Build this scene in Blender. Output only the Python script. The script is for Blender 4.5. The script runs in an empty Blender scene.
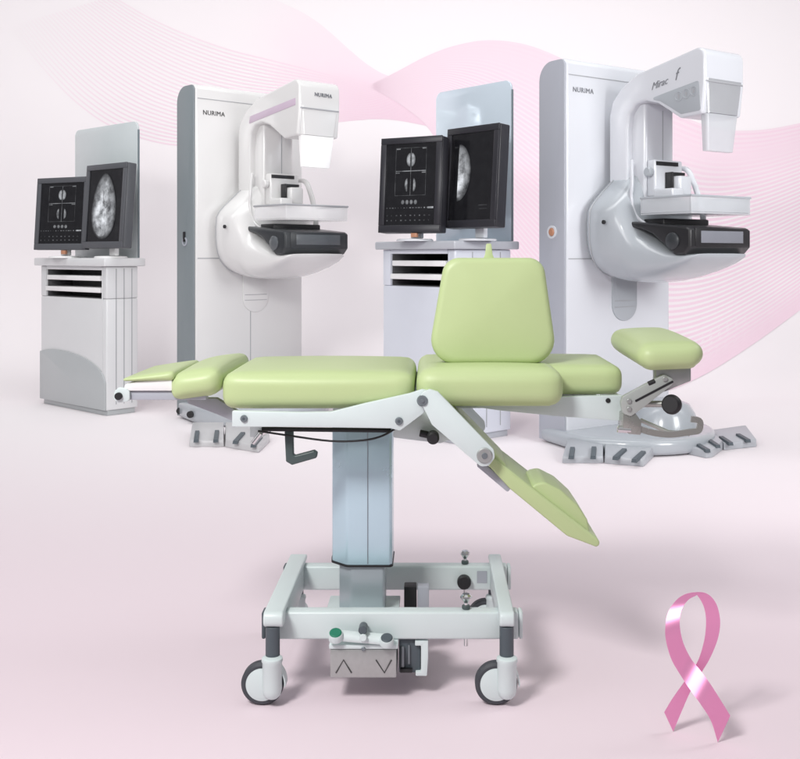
import bpy, bmesh, math, random
from mathutils import Vector, Matrix
R = math.radians
random.seed(4)
S = bpy.context.scene
COL = S.collection
# ------------------------------------------------------------------ camera model
F = 1020.0; PX = 430.0; PY = 255.0; H = 1.48
def at(px, py, Y):                      # picture point at distance Y
    return Vector(((px-PX)/F*Y, Y, H-(py-PY)/F*Y))
def ground(px, py):
    Y = F*H/(py-PY); return Vector(((px-PX)/F*Y, Y, 0))
cam = bpy.data.cameras.new('camera'); camo = bpy.data.objects.new('camera', cam); COL.objects.link(camo)
camo.location = (0, 0, H); camo.rotation_euler = (R(90), 0, 0)
cam.sensor_width = 36; cam.lens = F/800*36
cam.shift_x = (400-PX)/800; cam.shift_y = -(379.5-PY)/800
cam.clip_end = 200; S.camera = camo

# ------------------------------------------------------------------ materials
def mat(name, col, rough=.4, metal=0, coat=0, noise=.04, nscale=8, rvar=.06, bump=0, bscale=200, spec=.5, alpha=1, trans=0, emit=None, estr=1, aniso=0):
    m = bpy.data.materials.new(name); m.use_nodes = True
    nt = m.node_tree; N = nt.nodes; L = nt.links
    p = N['Principled BSDF']
    p.inputs['Roughness'].default_value = rough; p.inputs['Metallic'].default_value = metal
    p.inputs['Coat Weight'].default_value = coat; p.inputs['Coat Roughness'].default_value = .12
    p.inputs['Specular IOR Level'].default_value = spec
    p.inputs['Alpha'].default_value = alpha; p.inputs['Transmission Weight'].default_value = trans
    tc = N.new('ShaderNodeTexCoord')
    nz = N.new('ShaderNodeTexNoise'); nz.inputs['Scale'].default_value = nscale; nz.inputs['Detail'].default_value = 5
    L.new(tc.outputs['Object'], nz.inputs['Vector'])
    mr = N.new('ShaderNodeMapRange'); mr.inputs['To Min'].default_value = 1-noise; mr.inputs['To Max'].default_value = 1+noise
    L.new(nz.outputs['Fac'], mr.inputs['Value'])
    mx = N.new('ShaderNodeMix'); mx.data_type = 'RGBA'; mx.blend_type = 'MULTIPLY'; mx.inputs['Factor'].default_value = 1
    mx.inputs[6].default_value = (*col, 1); L.new(mr.outputs['Result'], mx.inputs[7])
    L.new(mx.outputs[2], p.inputs['Base Color'])
    m2 = N.new('ShaderNodeMapRange'); m2.inputs['To Min'].default_value = max(0, rough-rvar); m2.inputs['To Max'].default_value = min(1, rough+rvar)
    L.new(nz.outputs['Fac'], m2.inputs['Value']); L.new(m2.outputs['Result'], p.inputs['Roughness'])
    if bump:
        b = N.new('ShaderNodeBump'); b.inputs['Strength'].default_value = bump; b.inputs['Distance'].default_value = .002
        n2 = N.new('ShaderNodeTexNoise'); n2.inputs['Scale'].default_value = bscale; n2.inputs['Detail'].default_value = 3
        L.new(tc.outputs['Object'], n2.inputs['Vector']); L.new(n2.outputs['Fac'], b.inputs['Height']); L.new(b.outputs['Normal'], p.inputs['Normal'])
    if emit:
        p.inputs['Emission Color'].default_value = (*emit, 1); p.inputs['Emission Strength'].default_value = estr
    return m
M = {}
def paper_mat(name, ink=None):           # a graduated studio sheet: pink at the front edge, nearly white where it rises
    m = bpy.data.materials.new(name); m.use_nodes = True
    nt = m.node_tree; N = nt.nodes; L = nt.links; p = N['Principled BSDF']
    p.inputs['Roughness'].default_value = .75; p.inputs['Specular IOR Level'].default_value = .2
    tc = N.new('ShaderNodeTexCoord'); sx = N.new('ShaderNodeSeparateXYZ'); L.new(tc.outputs['Object'], sx.inputs[0])
    mr = N.new('ShaderNodeMapRange'); mr.interpolation_type = 'SMOOTHSTEP'; mr.inputs['From Min'].default_value = 2.6; mr.inputs['From Max'].default_value = 9.5
    L.new(sx.outputs['Y'], mr.inputs['Value'])
    mx = N.new('ShaderNodeMix'); mx.data_type = 'RGBA'; mx.inputs[6].default_value = (.80, .68, .735, 1); mx.inputs[7].default_value = (.85, .81, .825, 1)
    L.new(mr.outputs['Result'], mx.inputs['Factor']); out = mx
    nz = N.new('ShaderNodeTexNoise'); nz.inputs['Scale'].default_value = 90; nz.inputs['Detail'].default_value = 4; L.new(tc.outputs['Object'], nz.inputs['Vector'])
    bp = N.new('ShaderNodeBump'); bp.inputs['Strength'].default_value = .06; bp.inputs['Distance'].default_value = .002; L.new(nz.outputs['Fac'], bp.inputs['Height']); L.new(bp.outputs['Normal'], p.inputs['Normal'])
    if ink:
        a = N.new('ShaderNodeAttribute'); a.attribute_name = 'ink_amount'
        m2 = N.new('ShaderNodeMix'); m2.data_type = 'RGBA'; m2.inputs[7].default_value = ink
        L.new(mx.outputs[2], m2.inputs[6]); L.new(a.outputs['Fac'], m2.inputs['Factor']); out = m2
    L.new(out.outputs[2], p.inputs['Base Color'])
    return m
M['paper']  = paper_mat('pale_pink_studio_sheet')
M['vinyl']  = mat('light_green_vinyl', (.495, .595, .305), .42, noise=.03, nscale=5, bump=.16, bscale=70, spec=.4)
M['cream']  = mat('cream_white_powder_coat', (.64, .72, .72), .38, noise=.03, bump=.05, bscale=500)
M['steelbl']= mat('pale_blue_grey_anodised_aluminium', (.53, .70, .78), .25, metal=.5, noise=.03)
M['linkg']  = mat('light_grey_painted_link', (.42, .45, .43), .36, metal=.2)
M['innerc'] = mat('mid_grey_anodised_aluminium', (.42, .48, .51), .36, metal=.5, noise=.03)
M['dgrey']  = mat('dark_slate_plastic', (.075, .095, .11), .45)
M['black']  = mat('black_rubber', (.012, .012, .014), .5)
M['tyre']   = mat('dark_grey_tyre', (.05, .055, .065), .6)
M['chrome'] = mat('polished_chrome', (.75, .76, .76), .14, metal=1)
M['alu']    = mat('brushed_silver_metal', (.46, .48, .47), .38, metal=.75, noise=.1, nscale=60)
M['gmetal'] = mat('grey_painted_metal', (.40, .41, .38), .28, metal=.75)
M['hook']   = mat('dark_green_grey_lever', (.06, .085, .085), .4)
M['bolt']   = mat('dull_zinc_bolt', (.22, .25, .27), .4, metal=.6)
M['green']  = mat('green_button', (.02, .20, .12), .35)
M['coolw']  = mat('cool_white_lacquer', (.65, .67, .71), .22, coat=.4, noise=0, rvar=0)
M['warmw']  = mat('warm_white_lacquer', (.70, .70, .695), .22, coat=.4, noise=0, rvar=0)
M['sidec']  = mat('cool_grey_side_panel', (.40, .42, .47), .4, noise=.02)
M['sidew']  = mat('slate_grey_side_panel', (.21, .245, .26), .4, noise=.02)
M['hullc']  = mat('silver_grey_lacquer', (.40, .43, .46), .22, coat=.4, noise=.01, rvar=.015)
M['bucky']  = mat('black_anthracite_plastic', (.016, .016, .018), .33)
M['buckyw'] = mat('anthracite_plastic', (.028, .032, .036), .33)
M['panelc'] = mat('grey_display_strip', (.21, .22, .25), .25)
M['panelw'] = mat('dark_grey_display_strip', (.10, .11, .12), .25)
M['seam']   = mat('mid_grey_seam', (.36, .37, .39), .6)  # one even grey for seams, grooves, rims and marks
M['lilac']  = mat('lilac_stripe', (.55, .45, .55), .35)
M['silver'] = mat('silver_collimator', (.62, .64, .67), .25, metal=.5)
M['frost']  = mat('frosted_clear_plastic', (.62, .65, .68), .15, alpha=.62)
M['clear']  = mat('clear_plastic', (.92, .92, .93), .08, alpha=.38)
M['shieldw']= mat('glowing_white_face_shield', (.93, .93, .93), .2, alpha=.95, emit=(1, 1, 1), estr=.10)  # weak glow added to whiten the plastic shield, which is no lamp
M['ink']    = mat('dark_grey_lettering', (.06, .06, .06), .5)
M['inkg']   = mat('grey_lettering', (.20, .21, .23), .5)
M['orange'] = mat('orange_button', (.46, .22, .13), .4)
M['cab']    = mat('silver_grey_cabinet_paint', (.68, .69, .70), .30, coat=.15, noise=.02)
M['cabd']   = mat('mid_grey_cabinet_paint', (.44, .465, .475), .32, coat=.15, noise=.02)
M['cab2']   = mat('pale_blue_white_cabinet_paint', (.66, .69, .76), .3, coat=.2, noise=.02)
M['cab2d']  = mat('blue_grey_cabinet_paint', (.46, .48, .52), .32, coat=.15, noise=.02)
M['white']  = mat('white_tray_plastic', (.84, .84, .84), .35)
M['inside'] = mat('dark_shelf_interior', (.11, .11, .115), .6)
M['glassp'] = mat('frosted_grey_glass', (.62, .68, .69), .18, alpha=.9, coat=.4, noise=.03)
M['glassb'] = mat('pale_blue_mirror_glass', (.72, .83, .92), .1, metal=.3, coat=.5, noise=.02)
M['glasse'] = mat('dark_glass_edge', (.16, .20, .22), .3)
M['bezel']  = mat('slate_grey_monitor_plastic', (.085, .09, .10), .4)
M['bezelb'] = mat('black_monitor_plastic', (.022, .022, .028), .35)
M['switch'] = mat('pale_grey_foot_switch_plastic', (.42, .44, .47), .35)
M['switchw']= mat('light_grey_foot_switch_plastic', (.52, .52, .53), .35)

def ribbon_mat():
    m = mat('satin_pink_ribbon', (.84, .34, .58), .44, metal=.6, coat=0, noise=.0, rvar=.0, nscale=2, bump=.04, bscale=600)
    return m
M['ribbon'] = ribbon_mat()
def screen_mat():
    m = bpy.data.materials.new('lit_monitor_screen'); m.use_nodes = True
    nt = m.node_tree; N = nt.nodes; L = nt.links; p = N['Principled BSDF']
    p.inputs['Base Color'].default_value = (.006, .006, .008, 1); p.inputs['Roughness'].default_value = .16
    a = N.new('ShaderNodeAttribute'); a.attribute_name = 'glow'
    tc = N.new('ShaderNodeTexCoord'); nz = N.new('ShaderNodeTexNoise'); nz.inputs['Scale'].default_value = 10; nz.inputs['Detail'].default_value = 6; nz.inputs['Roughness'].default_value = .65
    L.new(tc.outputs['Object'], nz.inputs['Vector'])
    mr = N.new('ShaderNodeMapRange'); mr.inputs['From Min'].default_value = .34; mr.inputs['From Max'].default_value = .66; mr.inputs['To Min'].default_value = .1; mr.inputs['To Max'].default_value = 1
    L.new(nz.outputs['Fac'], mr.inputs['Value'])
    mu = N.new('ShaderNodeMath'); mu.operation = 'MULTIPLY'; L.new(a.outputs['Fac'], mu.inputs[0]); L.new(mr.outputs['Result'], mu.inputs[1])
    p.inputs['Emission Color'].default_value = (.92, .95, 1, 1); L.new(mu.outputs['Value'], p.inputs['Emission Strength'])
    return m
M['scan'] = screen_mat()
M['print'] = paper_mat('pink_printed_sheet', (.80, .42, .60, 1))

# ------------------------------------------------------------------ mesh builder
class MB:
    def __init__(s): s.bm = bmesh.new()
    def merge(s, b, mtx=None):
        vm = {}
        for v in b.verts:
            vm[v] = s.bm.verts.new(mtx @ v.co if mtx else v.co)
        for f in b.faces:
            try: s.bm.faces.new([vm[v] for v in f.verts])
            except ValueError: pass
        b.free(); return s
    def box(s, x0, x1, y0, y1, z0, z1, bev=.004, seg=2, mtx=None):
        b = bmesh.new(); bmesh.ops.create_cube(b, size=1)
        for v in b.verts: v.co = Vector((x0+(v.co.x+.5)*(x1-x0), y0+(v.co.y+.5)*(y1-y0), z0+(v.co.z+.5)*(z1-z0)))
        if bev: bmesh.ops.bevel(b, geom=b.edges[:], offset=bev, segments=seg, profile=.5, affect='EDGES', clamp_overlap=True)
        return s.merge(b, mtx)
    def prism(s, poly, h0, h1, fn, bev=.004, seg=2, angle=30, mtx=None, fn2=None):
        b = bmesh.new(); n = len(poly); fn2 = fn2 or fn
        A = [b.verts.new(fn(p, q, h0)) for p, q in poly]; B = [b.verts.new(fn2(p, q, h1)) for p, q in poly]
        b.faces.new(A); b.faces.new(B[::-1])
        for i in range(n): b.faces.new((A[i], B[i], B[(i+1) % n], A[(i+1) % n]))
        bmesh.ops.recalc_face_normals(b, faces=b.faces[:])
        if bev:
            es = [e for e in b.edges if len(e.link_faces) == 2 and e.calc_face_angle(0) > R(angle)]
            bmesh.ops.bevel(b, geom=es, offset=bev, segments=seg, profile=.5, affect='EDGES', clamp_overlap=True)
        return s.merge(b, mtx)
    def lathe(s, prof, o, ax, n=24, mtx=None):       # prof: (radius, height along ax)
        o = Vector(o); ax = Vector(ax).normalized()
        e1 = ax.orthogonal().normalized(); e2 = ax.cross(e1)
        b = bmesh.new(); rings = []
        for r, h in prof:
            if r <= 1e-6: rings.append([b.verts.new(o+ax*h)])
            else: rings.append([b.verts.new(o+ax*h+(e1*math.cos(2*math.pi*k/n)+e2*math.sin(2*math.pi*k/n))*r) for k in range(n)])
        for a, c in zip(rings, rings[1:]):
            for k in range(n):
                k2 = (k+1) % n
                if len(a) == 1 and len(c) == 1: continue
                if len(a) == 1: b.faces.new((a[0], c[k], c[k2]))
                elif len(c) == 1: b.faces.new((a[k], a[k2], c[0]))
                else: b.faces.new((a[k], a[k2], c[k2], c[k]))
        bmesh.ops.recalc_face_normals(b, faces=b.faces[:])
        return s.merge(b, mtx)
    def cyl(s, p0, p1, r, bev=.002, n=24, mtx=None):
        p0 = Vector(p0); p1 = Vector(p1); h = (p1-p0).length; bev = min(bev, r*.4, h*.4)
        return s.lathe([(0, 0), (r-bev, 0), (r, bev), (r, h-bev), (r-bev, h), (0, h)], p0, p1-p0, n, mtx)
    def tube(s, pts, r, n=10, flat=1.0, mtx=None):
        pts = [Vector(p) for p in pts]; b = bmesh.new(); rings = []; prev = None
        for i, p in enumerate(pts):
            t = (pts[min(i+1, len(pts)-1)]-pts[max(i-1, 0)]).normalized()
            if prev is None: e1 = t.orthogonal().normalized()
            else: e1 = (prev-t*prev.dot(t)).normalized()
            prev = e1; e2 = t.cross(e1)
            rings.append([b.verts.new(p+(e1*math.cos(2*math.pi*k/n)+e2*math.sin(2*math.pi*k/n)*flat)*r) for k in range(n)])
        for a, c in zip(rings, rings[1:]):
            for k in range(n): b.faces.new((a[k], a[(k+1) % n], c[(k+1) % n], c[k]))
        b.faces.new(rings[0][::-1]); b.faces.new(rings[-1])
        bmesh.ops.recalc_face_normals(b, faces=b.faces[:])
        return s.merge(b, mtx)
    def loft(s, rings, cap=True, mtx=None):
        b = bmesh.new(); V = [[b.verts.new(p) for p in r] for r in rings]; n = len(rings[0])
        for a, c in zip(V, V[1:]):
            for k in range(n): b.faces.new((a[k], a[(k+1) % n], c[(k+1) % n], c[k]))
        if cap: b.faces.new(V[0][::-1]); b.faces.new(V[-1])
        bmesh.ops.recalc_face_normals(b, faces=b.faces[:])
        return s.merge(b, mtx)
    def cushion(s, x0, x1, y0, y1, z0, z1, r=.03, crown=.01, n=12, fn=None, mtx=None):
        b = bmesh.new(); bmesh.ops.create_cube(b, size=2)
        bmesh.ops.subdivide_edges(b, edges=b.edges[:], cuts=n, use_grid_fill=True)
        h = Vector(((x1-x0)/2, (y1-y0)/2, (z1-z0)/2)); c = Vector(((x0+x1)/2, (y0+y1)/2, (z0+z1)/2))
        r = min(r, h.x*.98, h.y*.98, h.z*.98)
        for v in b.verts:
            a = Vector([math.sin(k*math.pi/2) for k in v.co])
            p = Vector((a.x*h.x, a.y*h.y, a.z*h.z))
            q = Vector([max(-(h[i]-r), min(h[i]-r, p[i])) for i in range(3)]); d = p-q
            if d.length > 1e-9: p = q+d.normalized()*r
            if a.z > -.2: p.z += crown*(1-a.x**2)*(1-a.y**2)*min(1, (a.z+.2))
            p.y += math.copysign(crown*.4*(1-a.x**2)*(1-a.z**2), a.y)*abs(a.y)
            p = p+c
            v.co = fn(p, a) if fn else p
        return s.merge(b, mtx)
    def pillow(s, outline, h0, h1, r, crown, fn, seg=5, mtx=None):
        cx = sum(p[0] for p in outline)/len(outline); cy = sum(p[1] for p in outline)/len(outline)
        hx = max(abs(p[0]-cx) for p in outline); hy = max(abs(p[1]-cy) for p in outline)
        levels = []
        for k in range(seg+1):
            a = math.pi/2*k/seg; levels.append((h0+r*(1-math.sin(a)), r*(1-math.cos(a))))
        levels = levels[::-1]; front = levels        # from inset at h0 to full
        inner = [(h0-crown*(1-t*t), t) for t in (.05, .3, .55, .8)]
        rings = []
        def ring(h, ins, t=1): return [fn(cx+(p[0]-cx)*(1-ins/hx)*t, cy+(p[1]-cy)*(1-ins/hy)*t, h) for p in outline]
        lv = [(h0-crown*(1-t*t), r, t) for t in (.04, .3, .55, .8)]
        for k in range(seg+1):
            a = math.pi/2*k/seg; lv.append((h0+r*(1-math.cos(a)), r*(1-math.sin(a)), 1))
        for k in range(seg, -1, -1):
            a = math.pi/2*k/seg; lv.append((h1-r*(1-math.cos(a)), r*(1-math.sin(a)), 1))
        lv += [(h1, r, t) for t in (.6, .04)]
        return s.loft([ring(*l) for l in lv], True, mtx)
    def quad(s, pts): s.bm.faces.new([s.bm.verts.new(p) for p in pts]); return s

def roundpoly(pts, rad, seg=6):
    out = []; n = len(pts)
    for i in range(n):
        p = Vector((*pts[i], 0)); a = Vector((*pts[i-1], 0)); c = Vector((*pts[(i+1) % n], 0))
        r = rad[i] if isinstance(rad, (list, tuple)) else rad
        d1 = (a-p).normalized(); d2 = (c-p).normalized(); ang = d1.angle(d2)
        if r <= 0: out.append((p.x, p.y)); continue
        t = min(r/math.tan(ang/2), (a-p).length*.49, (c-p).length*.49); r2 = t*math.tan(ang/2)
        cen = p+(d1+d2).normalized()*(r2/math.sin(ang/2)); s0 = p+d1*t-cen; s1 = p+d2*t-cen
        tot = s0.angle(s1); sg = 1 if s0.cross(s1).z > 0 else -1
        for k in range(seg+1):
            w = Matrix.Rotation(sg*tot*k/seg, 3, 'Z') @ s0 + cen; out.append((w.x, w.y))
    return out

def link(name, me, m, parent=None, angle=38):
    if m: me.materials.append(m)
    for p in me.polygons: p.use_smooth = True
    me.set_sharp_from_angle(angle=R(angle))
    o = bpy.data.objects.new(name, me); COL.objects.link(o)
    if parent: o.parent = parent
    return o
def obj(name, mb, m, parent=None, off=None, angle=38):
    bmesh.ops.remove_doubles(mb.bm, verts=mb.bm.verts[:], dist=1e-6)
    if off: bmesh.ops.translate(mb.bm, verts=mb.bm.verts[:], vec=-Vector(off))
    me = bpy.data.meshes.new(name); mb.bm.to_mesh(me); mb.bm.free()
    return link(name, me, m, parent, angle)
def thing(name, label, cat, loc, rz=0, group=None):
    o = bpy.data.objects.new(name, None); COL.objects.link(o); o.empty_display_size = .1
    o.location = loc; o.rotation_euler = (0, 0, rz); o['label'] = label; o['category'] = cat
    if group: o['group'] = group
    return o
def text(name, body, size, m, parent, mtx, shear=0, depth=.002, space=1.0, thick=0.0):
    c = bpy.data.curves.new('lettering', 'FONT'); c.body = body; c.size = size; c.extrude = depth; c.shear = shear; c.space_character = space
    c.align_x = 'CENTER'; c.align_y = 'CENTER'; c.offset = thick; c.resolution_u = 3
    t = bpy.data.objects.new('lettering', c); COL.objects.link(t)
    dg = bpy.context.evaluated_depsgraph_get(); me = bpy.data.meshes.new_from_object(t.evaluated_get(dg))
    bpy.data.objects.remove(t); me.transform(mtx); me.name = name; me.materials.clear()
    return link(name, me, m, parent)
XZ = lambda p, q, h: Vector((p, h, q))
# the front chair plane and px polygons on it
def pxpoly(pts, Y): return [(at(a, b, Y).x, at(a, b, Y).z) for a, b in pts]

# ================================================================== SETTING
YB, RB, ZT, XW = 10.4, 1.6, 9.0, 14.0
def sheet(name, rows):
    b = MB(); V = [[b.bm.verts.new((x, y, z)) for x in (-XW, -5, 0, 5, XW)] for y, z in rows]
    for a, c in zip(V, V[1:]):
        for k in range(4): b.bm.faces.new((a[k], a[k+1], c[k+1], c[k]))
    bmesh.ops.recalc_face_normals(b.bm, faces=b.bm.faces[:])
    o = obj(name, b, M['paper'], angle=80); o['kind'] = 'structure'; return o
floor = sheet('floor', [(-4, 0), (3, 0), (YB, 0)])
rows = [(YB+RB*math.sin(a), RB*(1-math.cos(a))) for a in [math.pi/2*k/40 for k in range(41)]]+[(YB+RB, ZT)]
backdrop = sheet('backdrop', rows)
def on_backdrop(px, py, off):            # where the printed line lies on the curved sheet
    dx = (px-PX)/F; dz = -(py-PY)/F
    Yw = YB+RB; z = H+dz*Yw
    if z >= RB: return Vector((dx*(Yw-off), Yw-off, H+dz*(Yw-off)))
    lo, hi = 3.0, Yw
    def prof(Y): return 0 if Y <= YB else RB-math.sqrt(max(0, RB*RB-(Y-YB)**2))
    for _ in range(50):
        m = (lo+hi)/2
        if H+dz*m > prof(m): lo = m
        else: hi = m
    Y = lo; p = Vector((dx*Y, Y, H+dz*Y)); c = Vector((p.x, YB, RB))
    n = (c-p).normalized() if Y > YB else Vector((0, 0, 1))
    return p+n*off
def spline(pts, n):
    P = [Vector((*p, 0)) for p in pts]; P = [2*P[0]-P[1]]+P+[2*P[-1]-P[-2]]; segs = len(P)-3; out = []
    for i in range(n):
        t = i/(n-1)*segs; k = min(int(t), segs-1); u = t-k; a, b, c, d = P[k:k+4]
        out.append(.5*((2*b)+(c-a)*u+(2*a-5*b+4*c-d)*u*u+(3*b-a-3*c+d)*u**3))
    return out
def printed(name, lo, up, nlines, width, ink, off, N=70, lines=True, rows=24):
    A = spline(lo, N); B = spline(up, N); vs, fs, wt = [], [], []
    if lines:
        for k in range(nlines):
            t = k/(nlines-1); c = [A[i].lerp(B[i], t) for i in range(N)]; base = len(vs)
            for i in range(N):
                d = (c[min(i+1, N-1)]-c[max(i-1, 0)]).normalized(); dv = (B[i]-A[i])/(nlines-1); gap = abs(dv.x*-d.y+dv.y*d.x); nrm = Vector((-d.y, d.x, 0))*min(width, gap*.55)/2
                for sg in (-1, 1):
                    p = c[i]+nrm*sg; vs.append(on_backdrop(p.x, p.y, off)); wt.append(ink(c[i].x, c[i].y, t))
            for i in range(N-1): fs.append((base+2*i, base+2*i+1, base+2*i+3, base+2*i+2))
    else:
        for k in range(rows):
            t = k/(rows-1)
            for i in range(N):
                p = A[i].lerp(B[i], t); vs.append(on_backdrop(p.x, p.y, off)); wt.append(ink(p.x, p.y, t))
        for k in range(rows-1):
            for i in range(N-1): fs.append((k*N+i, k*N+i+1, (k+1)*N+i+1, (k+1)*N+i))
    me = bpy.data.meshes.new(name); me.from_pydata(vs, [], fs)
    at_ = me.attributes.new('ink_amount', 'FLOAT', 'POINT'); at_.data.foreach_set('value', [max(0, min(1, w)) for w in wt])
    bmm = bmesh.new(); bmm.from_mesh(me)
    for f in bmm.faces:
        f.normal_update()
        if f.normal.dot(Vector((0, -4, H))-f.calc_center_median()) < 0: f.normal_flip()
    bmm.to_mesh(me); bmm.free()
    o = link(name, me, M['print'], backdrop, 80); o['kind'] = 'structure'
    for p in me.polygons: p.use_smooth = False
    return o
def ss(a, b, x): t = max(0, min(1, (x-a)/(b-a))); return t*t*(3-2*t)
LA = [(10, 26), (45, 70), (80, 105), (120, 130), (178, 145), (250, 140), (330, 123), (385, 119), (440, 128)]
UA = [(112, -4), (150, 18), (190, 36), (230, 50), (270, 60), (310, 70), (350, 80), (400, 92), (440, 104)]
UF = [(225, -6), (262, -4), (290, 6), (312, 18), (330, 32), (350, 50), (370, 66), (392, 77), (440, 90)]
LF = [(120, 2), (190, 38), (250, 60), (280, 90), (300, 125), (330, 123), (360, 120), (390, 119), (440, 128)]
printed('printed_wave_band', LF, UF, 0, 0, lambda x, y, t: (.04+.54*ss(230, 400, x))*(1-.45*ss(.35, 1, t))*(1 if t < 1 else .9)*ss(120, 260, x), .0012, lines=False)
printed('printed_wave_lines', LA, UA, 30, 1.5, lambda x, y, t: .36*ss(0, 150, x)*(1-.6*t*(1-ss(60, 330, x))), .0024)
LB = [(372, 88), (400, 104), (428, 127), (445, 160), (470, 215), (515, 290), (565, 350), (615, 385), (655, 392), (700, 376), (755, 342), (815, 298)]
UB = [(372, 84), (398, 71), (425, 57), (455, 46), (490, 41), (530, 47), (575, 66), (625, 92), (670, 112), (715, 129), (760, 131), (815, 121)]
def inkB(x, y, t):
    top = ss(.62, 1, t); right = ss(600, 720, x)
    return .25*(1-right)+.02*right+(.42*top)*right+.42*right*ss(.22, .0, t)+.10*(1-right)*ss(.7, 1, t)
printed('printed_wave_band', LB, UB, 0, 0, inkB, .0036, lines=False, rows=40)
printed('printed_wave_lines', LB, UB, 50, 2.6, lambda x, y, t: .42-.10*ss(.7, 1, t), .0048)

# ================================================================== EXAMINATION CHAIR
CO = Vector((-.24, 3.68, 0))
ch = thing('examination_chair', 'pale green padded examination chair on a white wheeled base with column and hanging leg rest', 'medical chair', CO)
def co(name, mb, m, parent=ch, angle=38): return obj(name, mb, M[m], parent, CO, angle)
YF = 3.40
# --- base
RZ0, RZ1 = .197, .289
fr = co('front_rail', MB().box(-.548, .296, 3.40, 3.455, RZ0, RZ1, .008, 3), 'cream')
rr = co('rear_rail', MB().box(-.548, .296, 3.90, 3.955, RZ0, RZ1, .008, 3), 'cream')
for p, y0 in ((fr, 3.40), (rr, 3.90)):
    for x0, x1 in ((-.562, -.549), (.297, .310)):
        co('end_cap', MB().box(x0, x1, y0+.001, y0+.054, RZ0+.001, RZ1-.001, .005), 'dgrey' if x0 < 0 else 'cream', p)
def side_rail(x0, x1):
    prof = roundpoly([(3.325, .262), (3.325, .312), (3.985, .312), (3.985, .205), (3.458, .205), (3.397, .262)], [.02, .022, .012, .006, .006, .02], 5)
    co('side_rail', MB().prism(prof, x0, x1, lambda p, q, h: Vector((h, p, q)), .006, 3), 'cream')
# the side rails sit over the cross rails: keep them clear of the rails' own faces
def side_rail_set(x0, x1):
    b = MB()
    top = roundpoly([(3.325, .262), (3.325, .312), (3.99, .312), (3.99, .2905), (3.397, .2905), (3.385, .262)], [.02, .022, .01, 0, 0, .008], 5)
    b.prism(top, x0, x1, lambda p, q, h: Vector((h, p, q)), .006, 3)
    b.box(x0+.002, x1-.002, 3.457, 3.898, .203, .2895, .002)
    co('side_rail', b, 'cream')
side_rail_set(-.545, -.48); side_rail_set(.228, .276)
co('cross_plate', MB().box(-.37, -.11, 3.457, 3.79, .20, .215, .004), 'cream')
mb_ = co('motor_block', MB().box(at(404, 0, 3.74).x, at(416.5, 0, 3.74).x, 3.74, 3.80, .12, .262, .004), 'black')
co('motor_plate', MB().box(at(417.5, 0, 3.74).x, at(429, 0, 3.74).x, 3.74, 3.79, .14, .262, .003), 'sidec', mb_)
# --- casters
def caster(sx, sy):
    hy = sy-.014
    c = co('caster', MB().lathe([(0, .165), (.027, .165), (.034, .160), (.035, .151), (.032, .145), (.032, .060), (.028, .040), (.018, .030), (0, .028)], (sx, hy, 0), (0, 0, 1), 28), 'cream')
    wx = sx-.034; y = sy+.010
    co('stem', MB().cyl((sx, sy-.002, .163), (sx, sy-.002, .261 if sy < 3.5 else .196), .0235), 'dgrey', c)
    co('tyre', MB().lathe([(.050, -.020), (.062, -.020), (.070, -.012), (.070, .012), (.062, .020), (.050, .020), (.050, -.020)], (wx, y, .070), (0, 1, 0), 44), 'tyre', c)
    co('wheel_cover', MB().lathe([(0, -.028), (.036, -.027), (.053, -.022), (.0545, -.016), (.0495, -.012), (.0495, .02), (0, .022)], (wx, y, .070), (0, 1, 0), 44), 'cream', c)
    hood = [(wx+.078*math.cos(a), .070+.078*math.sin(a)) for a in [R(-5+k*9) for k in range(10)]]
    hood += [(wx+.0725*math.cos(a), .070+.0725*math.sin(a)) for a in [R(76-k*9) for k in range(10)]]
    co('mudguard', MB().prism(hood, sy-.012, sy+.034, XZ, .002), 'cream', c)
caster(-.517, 3.355); caster(.252, 3.355); caster(-.515, 3.965); caster(.250, 3.965)
# --- column
def colprof(s, g=0):
    return roundpoly([(-.242-.112*s, 3.70), (-.242-.108*s, 3.655), (-.242-.052*s, 3.60), (-.242+.100*s, 3.60), (-.242+.108*s, 3.612), (-.242+.108*s, 3.775), (-.242-.112*s, 3.775)], [0, .02, .025, .008, .006, .01, .01], 4)
XY = lambda p, q, h: Vector((p, q, h))
def colo(s, z0, z1, dy=0, bev=.002): return MB().prism([(p, 3.60+(q-3.60)*s+dy+(1-s)*.04) for p, q in colprof(s)], z0, z1, XY, bev, 2, 40)
oc = co('lifting_column', colo(1, .385, .900), 'steelbl', angle=25)
co('inner_column', colo(.76, .216, .3765, .0), 'innerc', angle=25)
co('rubber_gasket', colo(1.03, .3775, .3845, 0, .001), 'black')
co('column_groove', MB().box(-.221, -.2185, 3.5975, 3.602, .39, .897, 0), 'bolt', oc)
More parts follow.
